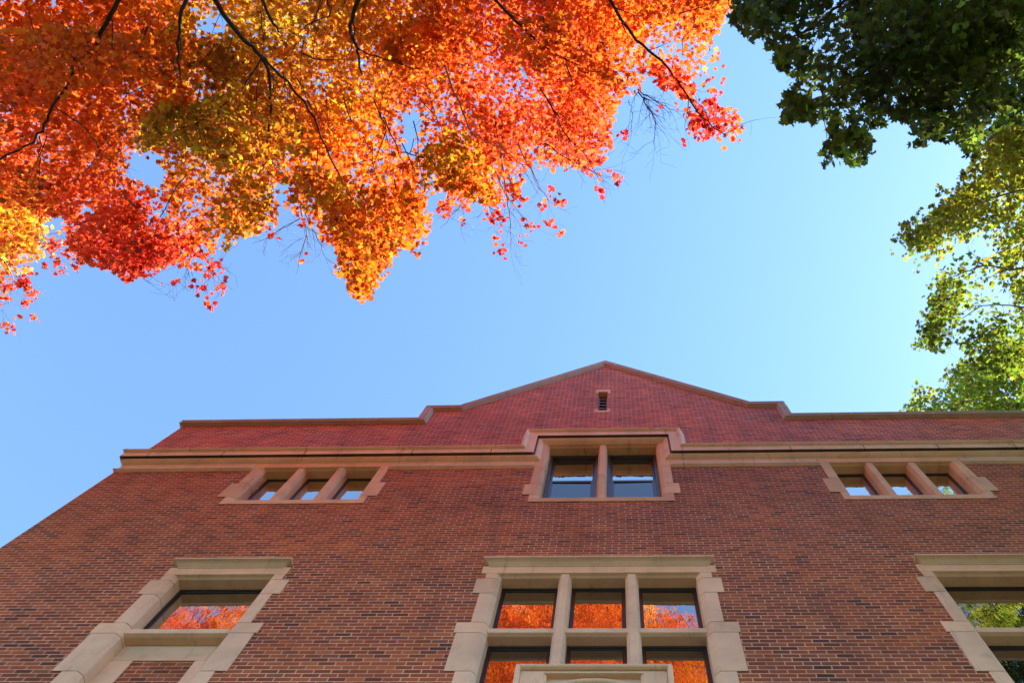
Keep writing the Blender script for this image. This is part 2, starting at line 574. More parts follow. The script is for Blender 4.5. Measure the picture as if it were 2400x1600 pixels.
# frieze blocks under the cornice and the small bevelled band at their foot
fprof = [(-0.32, -0.02), (-0.318, 0.004), (-0.262, 0.050), (-0.238, 0.050), (-0.226, 0.016), (-0.18, 0.010)]
def band(x0, x1, corner=0):
    secs = []
    if corner < 0:
        secs.append([(XL - p, DEPTH * .6, CV + o + ZO) for o, p in fprof])
        secs.append([(XL - p, -p, CV + o + ZO) for o, p in fprof])
    else:
        secs.append([(x0, -p, CV + o + ZO) for o, p in fprof])
    if corner > 0:
        secs.append([(XR + p, -p, CV + o + ZO) for o, p in fprof])
        secs.append([(XR + p, DEPTH * .6, CV + o + ZO) for o, p in fprof])
    else:
        secs.append([(x1, -p, CV + o + ZO) for o, p in fprof])
    bd = MB()
    bd.sections(secs, closed=True)
    bd.build('string_course', M['cornice'], bld, bevel=0.003)
CUL, CUR = CX - 5.20, CX + 5.20
band(XL, CUL - 1.272, -1)
band(CUL + 1.272, CX - 1.242)
band(CX + 1.242, CUR - 1.272)
band(CUR + 1.272, XR, 1)
def frieze(x0, x1, n):
    for i in range(n):
        a, b = x0 + (x1 - x0) * i / n, x0 + (x1 - x0) * (i + 1) / n
        fz = MB()
        fz.box(a + .003, b - .003, -.0135, .02, 13.502 + ZO, CV + .004 + ZO)
        fz.build('frieze_block', M['cornice'], bld, bevel=0.005)
frieze(XL - .0135, CUL - 1.275, 2)
frieze(CUL + 1.275, CX - 1.245, 2)
frieze(CX + 1.245, CUR - 1.275, 2)
frieze(CUR + 1.275, XR + .0135, 2)
fz = MB()
fz.box(XL - .0135, XL + .02, .0205, DEPTH * .6, 13.502 + ZO, CV + .004 + ZO)
fz.build('frieze_block', M['cornice'], bld, bevel=0.005)


def ring(mb, x0, x1, z0, z1, t, y0, y1, tb=None):
    tb = tb or t
    mb.box(x0, x0 + t, y0, y1, z0 + ZO, z1 + ZO)
    mb.box(x1 - t, x1, y0, y1, z0 + ZO, z1 + ZO)
    mb.box(x0 + t, x1 - t, y0, y1, z1 - t + ZO, z1 + ZO)
    mb.box(x0 + t, x1 - t, y0, y1, z0 + ZO, z0 + tb + ZO)


def pane(x0, x1, z0, z1, y, mat, parent):
    p = MB()
    p.box(x0, x1, y, y + .006, z0 + ZO, z1 + ZO)
    o = p.build('pane', mat, parent)
    # old panes never sit quite square in their sashes
    c = Vector(((x0 + x1) / 2, y + .003, (z0 + z1) / 2 + ZO))
    rt = Matrix.Rotation(random.gauss(0, .005), 4, 'X') @ Matrix.Rotation(random.gauss(0, .006), 4, 'Z')
    o.data.transform(Matrix.Translation(c) @ rt @ Matrix.Translation(-c))
    return o


FR = 0.012                          # the stone stands this far proud of the brick
DF = 0.235                          # depth of the window frames behind the stone face


def surround(c, half, z0, z1, blocks, sill=None, lintel=None, ch=0.055, name='window', depth=0.30):
    """stone blocks with a chamfered reveal; returns the stone mesh, the parent of sashes and panes"""
    s = MB()
    for (zt, zb, ho) in blocks:
        for sg in (-1, 1):
            poly = [(sg * ho, -FR), (sg * half, -FR), (sg * (half - ch * 0.45), 0.012), (sg * (half - ch), 0.055), (sg * (half - ch), depth), (sg * ho, depth)]
            s.prism(poly, lambda p, q, t: (c + p, q, t + ZO), zb + .004, zt - .004)
            rec = [(sg * (ho - .003), -FR + .004), (sg * half, -FR + .004), (sg * (half - ch * 0.45 + .003), 0.015), (sg * (half - ch + .003), 0.058), (sg * (half - ch + .003), depth), (sg * (ho - .003), depth)]
            s.prism(rec, lambda p, q, t: (c + p, q, t + ZO), zb - .0041, zb + .0041, 1)
    if lintel:
        zt, ho = lintel
        poly = [(-FR - .0008, z1), (0.03, z1 - .012), (0.06, z1 - .028), (depth, z1 - .028), (depth, zt), (-FR - .0008, zt)]
        s.prism(poly, lambda p, q, t: (t, p, q + ZO), c - ho, c + ho)
    if sill:
        zb, ho = sill
        poly = [(-FR - .0008, zb), (-FR - .0008, z0), (0.02, z0 + .004), (depth, z0 + .03), (depth, zb)]
        s.prism(poly, lambda p, q, t: (t, p, q + ZO), c - ho, c + ho)
    return s.build(name, [M['stone'], M['joint']], bld, bevel=0.0035)


def mullion(c, z0, z1, parent, nose=0.05, half=0.088, y0=0.0):
    k = MB()
    poly = [(-nose, y0), (nose, y0), (half, y0 + .085), (half, .262), (-half, .262), (-half, y0 + .085)]
    k.prism(poly, lambda p, q, t: (c + p, q, t + ZO), z0, z1)
    return k.build('mullion', M['stone'], parent, bevel=0.006)


def transom(c, half, z, parent, y0=0.035, hgt=0.085):
    k = MB()
    poly = [(y0, z), (y0, z + hgt), (y0 + .02, z + hgt + .01), (.262, z + hgt + .05), (.262, z - .02), (y0 + .05, z - .02)]
    k.prism(poly, lambda p, q, t: (t, p, q + ZO), c - half, c + half)
    return k.build('transom', M['stone'], parent, bevel=0.005)


def light(x0, x1, z0, z1, parent, t=0.055, mat='glass', frame='frame'):
    f = MB()
    ring(f, x0, x1, z0, z1, t * .62, DF - .022, DF + .06)
    ring(f, x0 + t * .62, x1 - t * .62, z0 + t * .62, z1 - t * .62, t * .38, DF - .010, DF + .05)
    f.build('frame', M[frame], parent, bevel=0.003)
    pane(x0 + t * .9, x1 - t * .9, z0 + t * .9, z1 - t * .9, DF + .002, M[mat], parent)


def hood(c, half, z, parent):
    """label moulding over a ground-floor window"""
    k = MB()
    prof = [(-0.012, 0.0), (-0.012, 0.022), (0.010, 0.026), (0.016, 0.034), (0.030, 0.042), (0.052, 0.060), (0.068, 0.086), (0.078, 0.112), (0.112, 0.112), (0.19, -0.01)]
    secs = []
    zz = z - 0.01
    ends = [(c - half, 1), (c + half, -1)]
    secs.append([(c - half + .112 - p, 0.01, zz + o + ZO) for o, p in prof])
    secs.append([(c - half + .112 - p, -p, zz + o + ZO) for o, p in prof])
    secs.append([(c + half - .112 + p, -p, zz + o + ZO) for o, p in prof])
    secs.append([(c + half - .112 + p, 0.01, zz + o + ZO) for o, p in prof])
    k.sections(secs, closed=True)
    return k.build('hood_mould', M['stone'], parent, bevel=0.002)


# --- ground-floor windows (tall, with transoms) ---
def low_blocks(e):
    return [(9.755, 9.615, .14 + e), (9.615, 9.260, .255 + e), (9.260, 8.610, .160 + e), (8.610, 8.395, .335 + e), (8.395, 7.675, .305 + e), (7.675, 6.95, .175 + e), (6.95, 6.7, .33 + e), (6.7, 5.2, .17 + e)]

# middle: three lights wide
e = 1.405
wm = surround(CX, 1.405, 5.2, 9.755, low_blocks(e), (5.05, 1.6), (9.935, e + .215), ch=.07)
hood(CX, 1.615, 9.935, wm)
for s in (-1, 1):
    mullion(CX + s * .455, 5.25, 9.74, wm)
transom(CX, 1.345, 8.46, wm)
transom(CX, 1.345, 6.6, wm)
xl = [CX - 1.337, CX - .455 + .086], [CX - .455 + .086, 0], [0, 0]
edges = [(CX - 1.337, CX - .543), (CX - .367, CX + .367), (CX + .543, CX + 1.337)]
for a, b in edges:
    light(a, b, 8.585, 9.728, wm)
    light(a, b, 6.72, 8.44, wm)
    light(a, b, 5.22, 6.58, wm)

# left: one light over a blind brick panel
e = 0.72
CL = CX - 5.23
wl = surround(CL, .72, 5.2, 9.755, low_blocks(e), (5.05, .95), (9.935, e + .150), ch=.062)
hood(CL, .855, 9.935, wl)
transom(CL, .665, 8.46, wl)
light(CL - .66, CL + .66, 8.585, 9.728, wl)
ap = MB()
ap.box(CL - .66, CL + .66, .20, .26, 8.15 + ZO, 8.44 + ZO)
ap.box(CL - .66, CL - .385, .20, .26, 5.2 + ZO, 8.148 + ZO)
ap.box(CL + .385, CL + .66, .20, .26, 5.2 + ZO, 8.148 + ZO)
ap.build('blind_panel_frame', M['stone'], wl, bevel=0.004)
bpn = MB()
bpn.box(CL - .384, CL + .384, .212, .25, 5.2 + ZO, 8.147 + ZO)
bpn.build('blind_panel', M['brick'], wl)

# right: glazed above and below the transom
CR = CX + 5.23
wr = surround(CR, .72, 5.2, 9.755, low_blocks(e), (5.05, .95), (9.935, e + .150), ch=.062)
hood(CR, .855, 9.935, wr)
transom(CR, .665, 8.46, wr)
light(CR - .66, CR + .66, 8.585, 9.728, wr)
light(CR - .66, CR + .66, 5.3, 8.44, wr)

# --- top-floor windows ---
ub = [(13.50, 12.805, 1.265), (12.805, 12.255, 1.385), (12.255, 11.975, 1.225)]
for c in (CUL, CUR):
    wu = surround(c, 1.105, 12.115, 13.495, ub, (11.975, 1.2252), (CV + .002, 1.27), ch=.055)
    for s in (-1, 1):
        mullion(c + s * .375, 12.12, 13.48, wu, nose=.055, half=.085)
    for a, b in ((c - 1.052, c - .458), (c - .292, c + .292), (c + .458, c + 1.052)):
        light(a, b, 12.145, 13.47, wu, t=.05, frame='sash')
wc = surround(CX, 1.09, 12.115, 14.50, [(14.53, 13.40, 1.245), (13.40, 12.67, 1.240), (12.67, 12.255, 1.335), (12.255, 11.975, 1.215)],
              (11.975, 1.2152), (14.54, 1.17), ch=.06)
mullion(CX, 12.12, 14.48, wc, nose=.05, half=.085)
for a, b in ((CX - 1.032, CX - .083), (CX + .083, CX + 1.032)):
    f = MB()
    ring(f, a, b, 12.145, 14.474, .06, DF - .02, DF + .09)
    f.build('frame', M['sash'], wc, bevel=.003)
    f = MB()
    ring(f, a + .06, b - .06, 13.30, 14.414, .045, DF + .05, DF + .085)
    f.build('upper_sash', M['sash'], wc, bevel=.003)
    pane(a + .1, b - .1, 13.34, 14.375, DF + .065, M['glass'], wc)
    f = MB()
    ring(f, a + .06, b - .06, 12.205, 13.36, .068, DF + .008, DF + .045)
    f.build('lower_sash', M['sash'], wc, bevel=.003)
    pane(a + .105, b - .105, 12.25, 13.295, DF + .026, M['screen'], wc)

# --- louvred vent in the gable ---
vs = MB()
vs.box(-.512, vx0, -FR, .1, 17.675 + ZO, 17.804 + ZO)
vs.box(vx1, -.165, -FR, .1, 17.675 + ZO, 17.804 + ZO)
vs.box(-.512, -.165, -FR, .2, 17.805 + ZO, 17.955 + ZO)
vent = vs.build('louvre_vent', M['stone'], bld, bevel=.004)
vs = MB()
vs.box(-.512, vx0, -FR, .1, 16.492 + ZO, 16.605 + ZO)
vs.box(vx1, -.165, -FR, .1, 16.492 + ZO, 16.605 + ZO)
vs.box(-.512, -.165, -FR, .2, 16.365 + ZO, 16.49 + ZO)
vs.build('sill', M['stone'], vent, bevel=.004)
vb = MB()
vb.box(vx0 + .02, vx1 - .02, .19, .2, 16.5 + ZO, 17.8 + ZO)
vb.build('vent_backing', M['dark'], vent)
vf = MB()
ring(vf, vx0 + .002, vx1 - .002, 16.50, 17.80, .022, .11, .18)
vf.build('frame', M['metal'], vent)
for i in range(6):
    z = 16.55 + i * .205
    sl = MB()
    sl.prism([(.112, z), (.112, z + .04), (.175, z + .105), (.175, z + .07)], lambda p, q, t: (t, p, q + ZO), vx0 + .024, vx1 - .024)
    sl.build('slat', M['metal'], vent)

# --- stone head of the entrance, at the foot of the middle window ---
PD = 0.32
dz = 7.40
hb = 0.845
ds = MB()
ds.box(CX - hb + .05, CX + hb - .05, -.19, 0.0, 2.6 + ZO, dz - .055 + ZO)
head = ds.build('entrance_head', M['stone'], bld, bevel=.004)
hf = MB()
roll = [(0.0, 0.25), (0.0, 0.285), (0.010, 0.312), (0.030, 0.325), (0.052, 0.312), (0.060, 0.285), (0.060, 0.0), (0.0, 0.0)]
pth = [(CX - hb + .06, 5.0), (CX - hb + .06, dz - .06), (CX + hb - .06, dz - .06), (CX + hb - .06, 5.0)]
offs = [offsets(pth, o) for o, p in roll]
hf.sections([[(offs[i][k][0], -p, offs[i][k][1] + ZO) for i, (o, p) in enumerate(roll)] for k in range(4)], closed=True)
hf.build('roll_moulding', M['stone'], head, bevel=.003)
hi_ = MB()
hb2 = hb - .062
pier = [(-hb2, -.18), (-hb2, -.268), (-.54, -.268), (-.50, -.235), (-.50, -.18)]
for sg in (-1, 1):
    hi_.prism([(sg * p, q) for p, q in pier], lambda p, q, t: (CX + p, q, t + ZO), 5.0, dz - .066)
hi_.box(CX - .5395, CX + .5395, -.2675, -.18, dz - .098 + ZO, dz - .0665 + ZO)
hi_.build('inner_moulding', M['stone'], head, bevel=.006)
ar = MB()
RA = 1.05
am = math.asin(.49 / RA)
apts = [(CX + RA * math.sin(t), -.192, dz - .135 - RA + RA * math.cos(t) + ZO) for t in np.linspace(-am, am, 25)]
ar.tube(apts, [.034] * 25, 8)
ar.build('arch_moulding', M['stone'], head, smooth=True)
for a, b in ((CX - 3.40, CX - 1.98), (CX - 1.86, CX - hb + .01), (CX + hb - .01, CX + 1.86)):
    poly = [(.0, 6.90), (-.24, 6.98), (-.25, 7.02), (-.25, 7.085), (-.235, 7.10), (.0, 7.12)]
    lg = MB()
    lg.prism(poly, lambda p, q, t: (t, p, q + ZO), a, b)
    lg.build('entrance_ledge', M['stone'], bld, bevel=.012)

# ------------------------------------------------------------------ trees
FRAME_W, FRAME_H = 2400.0, 1600.0
PHOTO = 2400 / 2352.0               # outlines below were read at 2352 x 1568


def ray(px, py):
    """unit-height ray: 3-D direction (with dz = 1) through a point of the picture"""
    d = R.T @ np.array([px - PX, py - PY, F])
    return d / d[2]


def at(px, py, h):
    """point h metres above the eye seen at that place of the picture"""
    return CAM + ray(px * PHOTO, py * PHOTO) * h


def project(p):
    q = (p - CAM) @ R.T
    z = np.where(np.abs(q[:, 2]) < 1e-6, 1e-6, q[:, 2])
    u = (PX + F * q[:, 0] / z) / PHOTO
    v = (PY + F * q[:, 1] / z) / PHOTO
    return u, v, q[:, 2]


def hash2(ix, iy, s):
    n = np.sin(ix * 127.1 + iy * 311.7 + s * 74.7) * 43758.5453
    return n - np.floor(n)


def vnoise(x, y, s):
    ix, iy = np.floor(x), np.floor(y)
    fx, fy = x - ix, y - iy
    fx, fy = fx * fx * (3 - 2 * fx), fy * fy * (3 - 2 * fy)
    a, b = hash2(ix, iy, s), hash2(ix + 1, iy, s)
    c, d = hash2(ix, iy + 1, s), hash2(ix + 1, iy + 1, s)
    return (a * (1 - fx) + b * fx) * (1 - fy) + (c * (1 - fx) + d * fx) * fy


def inside(u, v, poly):
    res = np.zeros(len(u), bool)
    n = len(poly)
    j = n - 1
    for i in range(n):
        xi, yi = poly[i]
        xj, yj = poly[j]
        c = ((yi > v) != (yj > v)) & (u < (xj - xi) * (v - yi) / ((yj - yi) or 1e-9) + xi)
        res ^= c
        j = i
    return res


# lobed leaf: outline fanned round a slightly raised middle; simple leaf for the crown's far side
LOBED = np.array([(0, 0, .05), (0, -.40, 0), (.20, -.27, 0), (.44, -.24, -.03), (.30, -.02, .01), (.56, .20, -.05), (.22, .20, .03), (0, .64, -.05),
                  (-.22, .20, .03), (-.56, .20, -.05), (-.30, -.02, .01), (-.44, -.24, -.03), (-.20, -.27, 0)])
LOBED_F = np.array([(0, i, i + 1 if i < 12 else 1) for i in range(1, 13)])
PLAIN = np.array([(0, -.45, 0), (.5, -.1, -.05), (.28, .35, .02), (0, .6, -.06), (-.28, .35, .02), (-.5, -.1, -.05)])
PLAIN_F = np.array([(0, 1, 2), (0, 2, 3), (0, 3, 4), (0, 4, 5)])


def leaves_mesh(name, pos, nrm, spin, size, colr, mat, parent, shape=0):
    T, TF = (LOBED, LOBED_F) if shape == 0 else (PLAIN, PLAIN_F)
    n, k = len(pos), len(T)
    nrm = nrm / np.linalg.norm(nrm, axis=1, keepdims=True)
    ref = np.where(np.abs(nrm[:, 2:3]) < 0.95, np.array([[0, 0, 1.0]]), np.array([[1.0, 0, 0]]))
    a = np.cross(ref, nrm)
    a /= np.linalg.norm(a, axis=1, keepdims=True)
    b = np.cross(nrm, a)
    c, s = np.cos(spin)[:, None], np.sin(spin)[:, None]
    a, b = a * c + b * s, b * c - a * s
    curl = rng.uniform(-2.0, 4.6, n)[:, None, None]
    wid = rng.uniform(0.8, 1.15, n)[:, None, None]
    sz = size[:, None, None]
    v = pos[:, None, :] + sz * (T[None, :, 0:1] * wid * a[:, None, :] + T[None, :, 1:2] * b[:, None, :] + T[None, :, 2:3] * curl * nrm[:, None, :])
    f = (np.arange(n) * k)[:, None, None] + TF[None]
    me = bpy.data.meshes.new(name)
    nv, nf = n * k, n * len(TF)
    me.vertices.add(nv)
    me.vertices.foreach_set('co', v.astype(np.float32).ravel())
    me.loops.add(nf * 3)
    me.loops.foreach_set('vertex_index', f.astype(np.int32).ravel())
    me.polygons.add(nf)
    me.polygons.foreach_set('loop_start', np.arange(0, nf * 3, 3, dtype=np.int32))
    me.polygons.foreach_set('loop_total', np.full(nf, 3, np.int32))
    at_ = me.attributes.new('leaf_colour', 'FLOAT_COLOR', 'POINT')
    cc = np.ones((n, k, 4), np.float32)
    cc[:, :, :3] = colr[:, None, :]
    at_.data.foreach_set('color', cc.ravel())
    me.materials.append(mat)
    me.update(calc_edges=True)
    me.validate()
    o = bpy.data.objects.new(name, me)
    COL.objects.link(o)
    o.parent = parent
    return o


def spray_leaves(cen, rad, n_per, flat, tilt, size, droop=0.25):
    """leaves of many flattened sprays: cen (m,3), rad (m,)"""
    m_ = len(cen)
    n = m_ * n_per
    idx = np.repeat(np.arange(m_), n_per)
    th = rng.uniform(0, 2 * math.pi, n)
    rr = np.sqrt(rng.uniform(0, 1, n)) * rad[idx]
    tn = rng.normal(0, 0.35, (m_, 2))
    x, y = rr * np.cos(th), rr * np.sin(th)
    z = rng.normal(0, 1, n) * flat * rad[idx] - droop * (rr / rad[idx]) ** 2 * rad[idx] + x * tn[idx, 0] + y * tn[idx, 1]
    p = cen[idx] + np.stack([x, y, z], 1)
    nr = np.stack([rng.normal(0, tilt, n) + 0.45 * np.cos(th), rng.normal(0, tilt, n) + 0.45 * np.sin(th), np.ones(n)], 1)
    sp = rng.uniform(0, 2 * math.pi, n)
    sz = size * rng.uniform(0.62, 1.25, n)
    return p, nr, sp, sz, idx


def sample_poly(poly, n):
    u0, u1 = min(p[0] for p in poly), max(p[0] for p in poly)
    v0, v1 = min(p[1] for p in poly), max(p[1] for p in poly)
    U, V = [], []
    k = 0
    while k < n:
        u, v = rng.uniform(u0, u1, n), rng.uniform(v0, v1, n)
        ok = inside(u, v, poly)
        U.append(u[ok])
        V.append(v[ok])
        k += ok.sum()
    return np.concatenate(U)[:n], np.concatenate(V)[:n]


def dens(u, v, spots):
    d = np.ones(len(u))
    for (x, y, r, k) in spots:
        g_ = np.exp(-((u - x) ** 2 + (v - y) ** 2) / (r * r))
        d *= 1 - (1 - k) * np.clip(g_ * 1.6, 0, 1)
    return d


def shade(u, v, zones, base):
    """blend of the colours of the leaves in different parts of the crown"""
    w = np.full(len(u), 0.12)
    c = np.tile(np.array(base), (len(u), 1)) * 0.12
    for (x, y, r, cc) in zones:
        g_ = np.exp(-((u - x) ** 2 + (v - y) ** 2) / (r * r))
        w += g_
        c += g_[:, None] * np.array(cc)
    return c / w[:, None]


def smooth_line(pts, n=5, jit=0.04):
    P_ = [Vector(p) for p in pts]
    out = []
    for i in range(len(P_) - 1):
        a, b, c, d = P_[max(i - 1, 0)], P_[i], P_[i + 1], P_[min(i + 2, len(P_) - 1)]
        for k in range(n):
            t = k / n
            q = 0.5 * ((2 * b) + (c - a) * t + (2 * a - 5 * b + 4 * c - d) * t * t + (3 * b - a - 3 * c + d) * t ** 3)
            if out:
                q = q + Vector((random.gauss(0, jit), random.gauss(0, jit), random.gauss(0, jit)))
            out.append(q)
    out.append(P_[-1])
    return out


TWIG_PTS = []


def twiggy(mb, p, d, length, r, depth, sides=4):
    """a forking twig"""
    pts, rad = [Vector(p)], [r]
    n = 4
    dd = Vector(d).normalized()
    for i in range(n):
        dd = (dd + Vector((random.gauss(0, .16), random.gauss(0, .16), random.gauss(0, .13)))).normalized()
        pts.append(pts[-1] + dd * (length / n))
        rad.append(max(r * (1 - (i + 1) / n * 0.72), 0.0016))
    mb.tube(pts, rad, sides)
    TWIG_PTS.extend(tuple(q) for q in pts[2:])
    if depth > 0:
        for i in range(1, n + 1):
            for k in range(2 if depth > 1 else 1):
                if random.random() < .85:
                    e = (dd + Vector((random.gauss(0, .75), random.gauss(0, .75), random.gauss(-.05, .5)))).normalized()
                    twiggy(mb, pts[i], e, length * random.uniform(.35, .6), rad[i] * .7, depth - 1, 3)


def limb(mb, pts, r0, r1, sides=8, n=5, jit=0.03, offs=0, olen=0.9, seed=None):
    ln = smooth_line(pts, n, jit)
    rad = [r0 + (r1 - r0) * i / (len(ln) - 1) for i in range(len(ln))]
    mb.tube(ln, rad, sides)
    for k in range(offs):
        i = random.randrange(2, len(ln) - 1)
        d = (ln[i + 1] - ln[i - 1]).normalized()
        e = (d + Vector((random.gauss(0, .7), random.gauss(0, .7), random.gauss(0, .3)))).normalized()
        twiggy(mb, ln[i], e, olen * random.uniform(.5, 1.3), max(rad[i] * .45, .006), 1)
    return ln


def make_crown(root, poly, h0, h1, n_spray, n_leaf, rad, size, zones, base, mat, holes=(), wob=22.0, ell=None, n_far=0, far_col=None, skew=1.0, colvar=0.18, far_size=0.25, droop=.25, tilt=.6, eras=1.0, clump=95.0, cthr=.44):
    """leaves of one tree. Where the crown hangs into the view its lower edge follows the outline poly; the rest fills the ellipsoids ell"""
    u, v = sample_poly(poly, n_spray)
    keep = rng.uniform(0, 1, n_spray) < dens(u, v, holes)
    u, v = u[keep], v[keep]
    h = h0 + (h1 - h0) * rng.uniform(0, 1, len(u)) ** skew
    lay = np.floor((h - h0) / 1.5)
    ok = (vnoise(u / clump, v / clump, 31.0 + lay) * .7 + vnoise(u / clump * 2.3, v / clump * 2.3, 43.0 + lay) * .3) > cthr
    u, v, h = u[ok], v[ok], h[ok]
    d = np.stack([u * PHOTO - PX, v * PHOTO - PY, np.full(len(u), F)], 1) @ R
    d /= d[:, 2:3]
    cen = CAM + d * h[:, None]
    r = rad * rng.uniform(.55, 1.3, len(cen))
    p, nr, sp, sz, idx = spray_leaves(cen, r, n_leaf, 0.13, tilt, size, droop)
    uu, vv, zz = project(p)
    lay = np.floor((p[:, 2] - ZO - h0) / 1.3)
    wu = uu + wob * 2 * (vnoise(uu / 42.0, vv / 42.0, 1.0 + lay) - .5) + wob * 3.0 * (vnoise(uu / 120.0, vv / 120.0, 9.0 + lay) - .5)
    wv = vv + wob * 2 * (vnoise(uu / 42.0, vv / 42.0, 5.0 + lay) - .5) + wob * 3.0 * (vnoise(uu / 120.0, vv / 120.0, 17.0 + lay) - .5)
    ok = inside(wu, wv, poly) & (rng.uniform(0, 1, len(p)) < dens(wu, wv, holes) * eras)
    p, nr, sp, sz, idx, uu, vv = p[ok], nr[ok], sp[ok], sz[ok], idx[ok], uu[ok], vv[ok]
    sv = rng.normal(0, 60, (len(cen), 2))
    c = shade(uu + sv[idx, 0], vv + sv[idx, 1], zones, base)
    c = c * (1 + rng.normal(0, colvar, (len(cen), 1)))[idx] * (1 + rng.normal(0, colvar, (len(p), 1)))
    c[:, 1] *= 1 + rng.normal(0, .16, len(p))
    c = np.clip(c, 0.004, .92)
    leaves_mesh('crown', p, nr, sp, sz, c, mat, root)
    if ell:
        CE = []
        for (cx, cy, cz, rx, ry, rz, frac) in ell:
            k = int(n_far * frac)
            t = rng.normal(0, 1, (k, 3))
            t /= np.linalg.norm(t, axis=1, keepdims=True)
            t *= rng.uniform(.15, 1.0, (k, 1)) ** .45
            CE.append(np.array([cx, cy, cz]) + t * np.array([rx, ry, rz]))
        CE = np.concatenate(CE)
        rr = rad * 1.5 * rng.uniform(.6, 1.3, len(CE))
        p, nr, sp, sz, idx = spray_leaves(CE, rr, 16, 0.22, tilt, far_size, droop)
        uu, vv, zz = project(p)
        vis = (zz > 0) & (uu > -40) & (uu < 2392) & (vv > -30) & (vv < 1608)
        ok = (~vis) & (p[:, 1] < -0.9 if CE[:, 1].mean() < 0 else p[:, 0] > -99)
        p, nr, sp, sz, idx = p[ok], nr[ok], sp[ok], sz[ok], idx[ok]
        fc = np.array(far_col)
        c = fc[rng.integers(0, len(fc), len(CE))][idx] * (1 + rng.normal(0, .22, (len(p), 1)))
        leaves_mesh('outer_crown', p, nr, sp, sz, np.clip(c, .004, .92), mat, root, 1)
    return cen


# ---- colours of the leaves
RED, CRIM = (.80, .090, .025), (.58, .036, .028)
ORNG, RUST = (.88, .170, .014), (.74, .135, .012)
GOLD, YELL, OLIV = (.80, .35, .022), (.88, .54, .03), (.44, .26, .018)

# ---- the large orange maple over the viewer's left
maple = thing('maple_tree', 'large orange and red maple whose boughs hang over the left of the sky', 'tree', loc=(-4.5, -13.0, 0))
maple_poly = [(-60, -60), (1690, -60), (1672, 10), (1655, 60), (1645, 105), (1682, 150), (1650, 240), (1690, 272), (1712, 300), (1680, 330), (1640, 325), (1590, 330), (1578, 290), (1548, 205), (1500, 180),
              (1470, 215), (1425, 212), (1395, 300), (1392, 362), (1390, 412), (1340, 390), (1255, 384), (1215, 400), (1160, 420), (1150, 470), (1108, 485), (1088, 452), (1045, 472), (1004, 438), (980, 455), (985, 520), (972, 568),
              (940, 556), (905, 572), (898, 598), (868, 645), (842, 686), (806, 682), (796, 642), (765, 628), (778, 585), (760, 560), (700, 490), (668, 478), (640, 455), (632, 520), (590, 540), (540, 562), (505, 555), (490, 600), (455, 632), (405, 600), (345, 622), (300, 638),
              (240, 605), (170, 602), (152, 560), (160, 520), (140, 490), (100, 505), (60, 470), (-60, 480)]
maple_holes = [(320, 388, 34, .02), (355, 415, 26, .02), (352, 500, 30, .05), (500, 45, 30, .05), (470, 60, 22, .2), (655, 440, 26, .05), (935, 275, 30, .05), (950, 300, 22, .05), (735, 195, 24, .2), (1200, 190, 30, .45),
               (960, 340, 26, .3), (985, 420, 22, .15), (715, 440, 20, .3), (1010, 250, 30, .5), (1150, 290, 60, .85), (1230, 330, 50, .8), (1300, 370, 40, .8), (1180, 400, 40, .6), (1110, 240, 40, .8), (1560, 130, 25, .25), (1500, 180, 26, .3), (1590, 205, 26, .4), (1630, 260, 34, .4), (200, 480, 22, .15), (415, 500, 20, .3),
               (455, 470, 25, .4), (1600, 60, 30, .7), (830, 420, 30, .6), (1430, 130, 28, .5), (1540, 80, 40, .5), (1500, 110, 30, .4), (1450, 180, 30, .5), (1620, 160, 40, .45), (1600, 250, 40, .5), (1330, 300, 40, .8), (1230, 240, 30, .75), (1080, 300, 30, .75)]
maple_zones = [(60, 60, 170, ORNG), (120, 220, 150, RUST), (60, 330, 120, RED), (180, 350, 120, ORNG), (260, 90, 140, ORNG), (330, 230, 90, ORNG), (230, 450, 110, RED), (270, 540, 100, CRIM), (380, 570, 90, RED), (420, 480, 90, ORNG),
               (430, 300, 110, OLIV), (560, 300, 110, OLIV), (600, 420, 100, RUST), (540, 510, 70, OLIV), (560, 110, 70, OLIV), (660, 90, 80, GOLD), (520, 20, 60, YELL), (790, 130, 80, GOLD), (770, 260, 60, GOLD), (700, 340, 100, RUST), (690, 430, 80, RUST), (800, 520, 90, RUST), (830, 600, 80, (.46, .16, .014)), (820, 670, 50, (.50, .10, .014)),
               (930, 500, 70, ORNG), (920, 410, 90, RUST), (880, 220, 110, ORNG), (900, 60, 100, GOLD), (1040, 120, 100, ORNG), (1060, 400, 70, RUST), (1000, 320, 70, ORNG), (1140, 240, 100, RED), (1130, 400, 60, RED), (1200, 120, 140, RED), (1330, 120, 140, RUST), (1400, 60, 130, ORNG), (1500, 60, 120, ORNG), (1330, 260, 90, RED), (1350, 370, 70, CRIM), (1290, 310, 60, ORNG),
               (1480, 160, 60, RED), (1600, 200, 80, RED), (1650, 300, 60, CRIM), (1600, 60, 90, ORNG), (6, 165, 26, (.22, .30, .03)), (60, 425, 34, YELL), (680, 30, 60, (.45, .42, .03)), (800, 170, 50, (.45, .40, .03)), (600, 40, 50, (.42, .40, .03)), (740, 70, 50, (.50, .42, .03)), (800, 250, 40, (.46, .40, .03)), (770, 270, 40, GOLD), (350, 250, 40, (.46, .38, .03))]
mc = np.array([-4.5, -13.0, 0])
make_crown(maple, maple_poly, 12.6, 21.5, 3000, 40, .48, .102, maple_zones, ORNG, M['leaf'], maple_holes, 9.0,
           ell=[(-7.0, -11.5, 23.0, 9.5, 7.5, 8.6, .52), (-1.4, -10.8, 23.0, 4.8, 6.8, 8.0, .30), (-14.5, -11.0, 22.5, 7.5, 7.5, 8.2, .36)], n_far=7200, far_col=[ORNG, ORNG, RUST, RUST, RED, GOLD], skew=1.25)


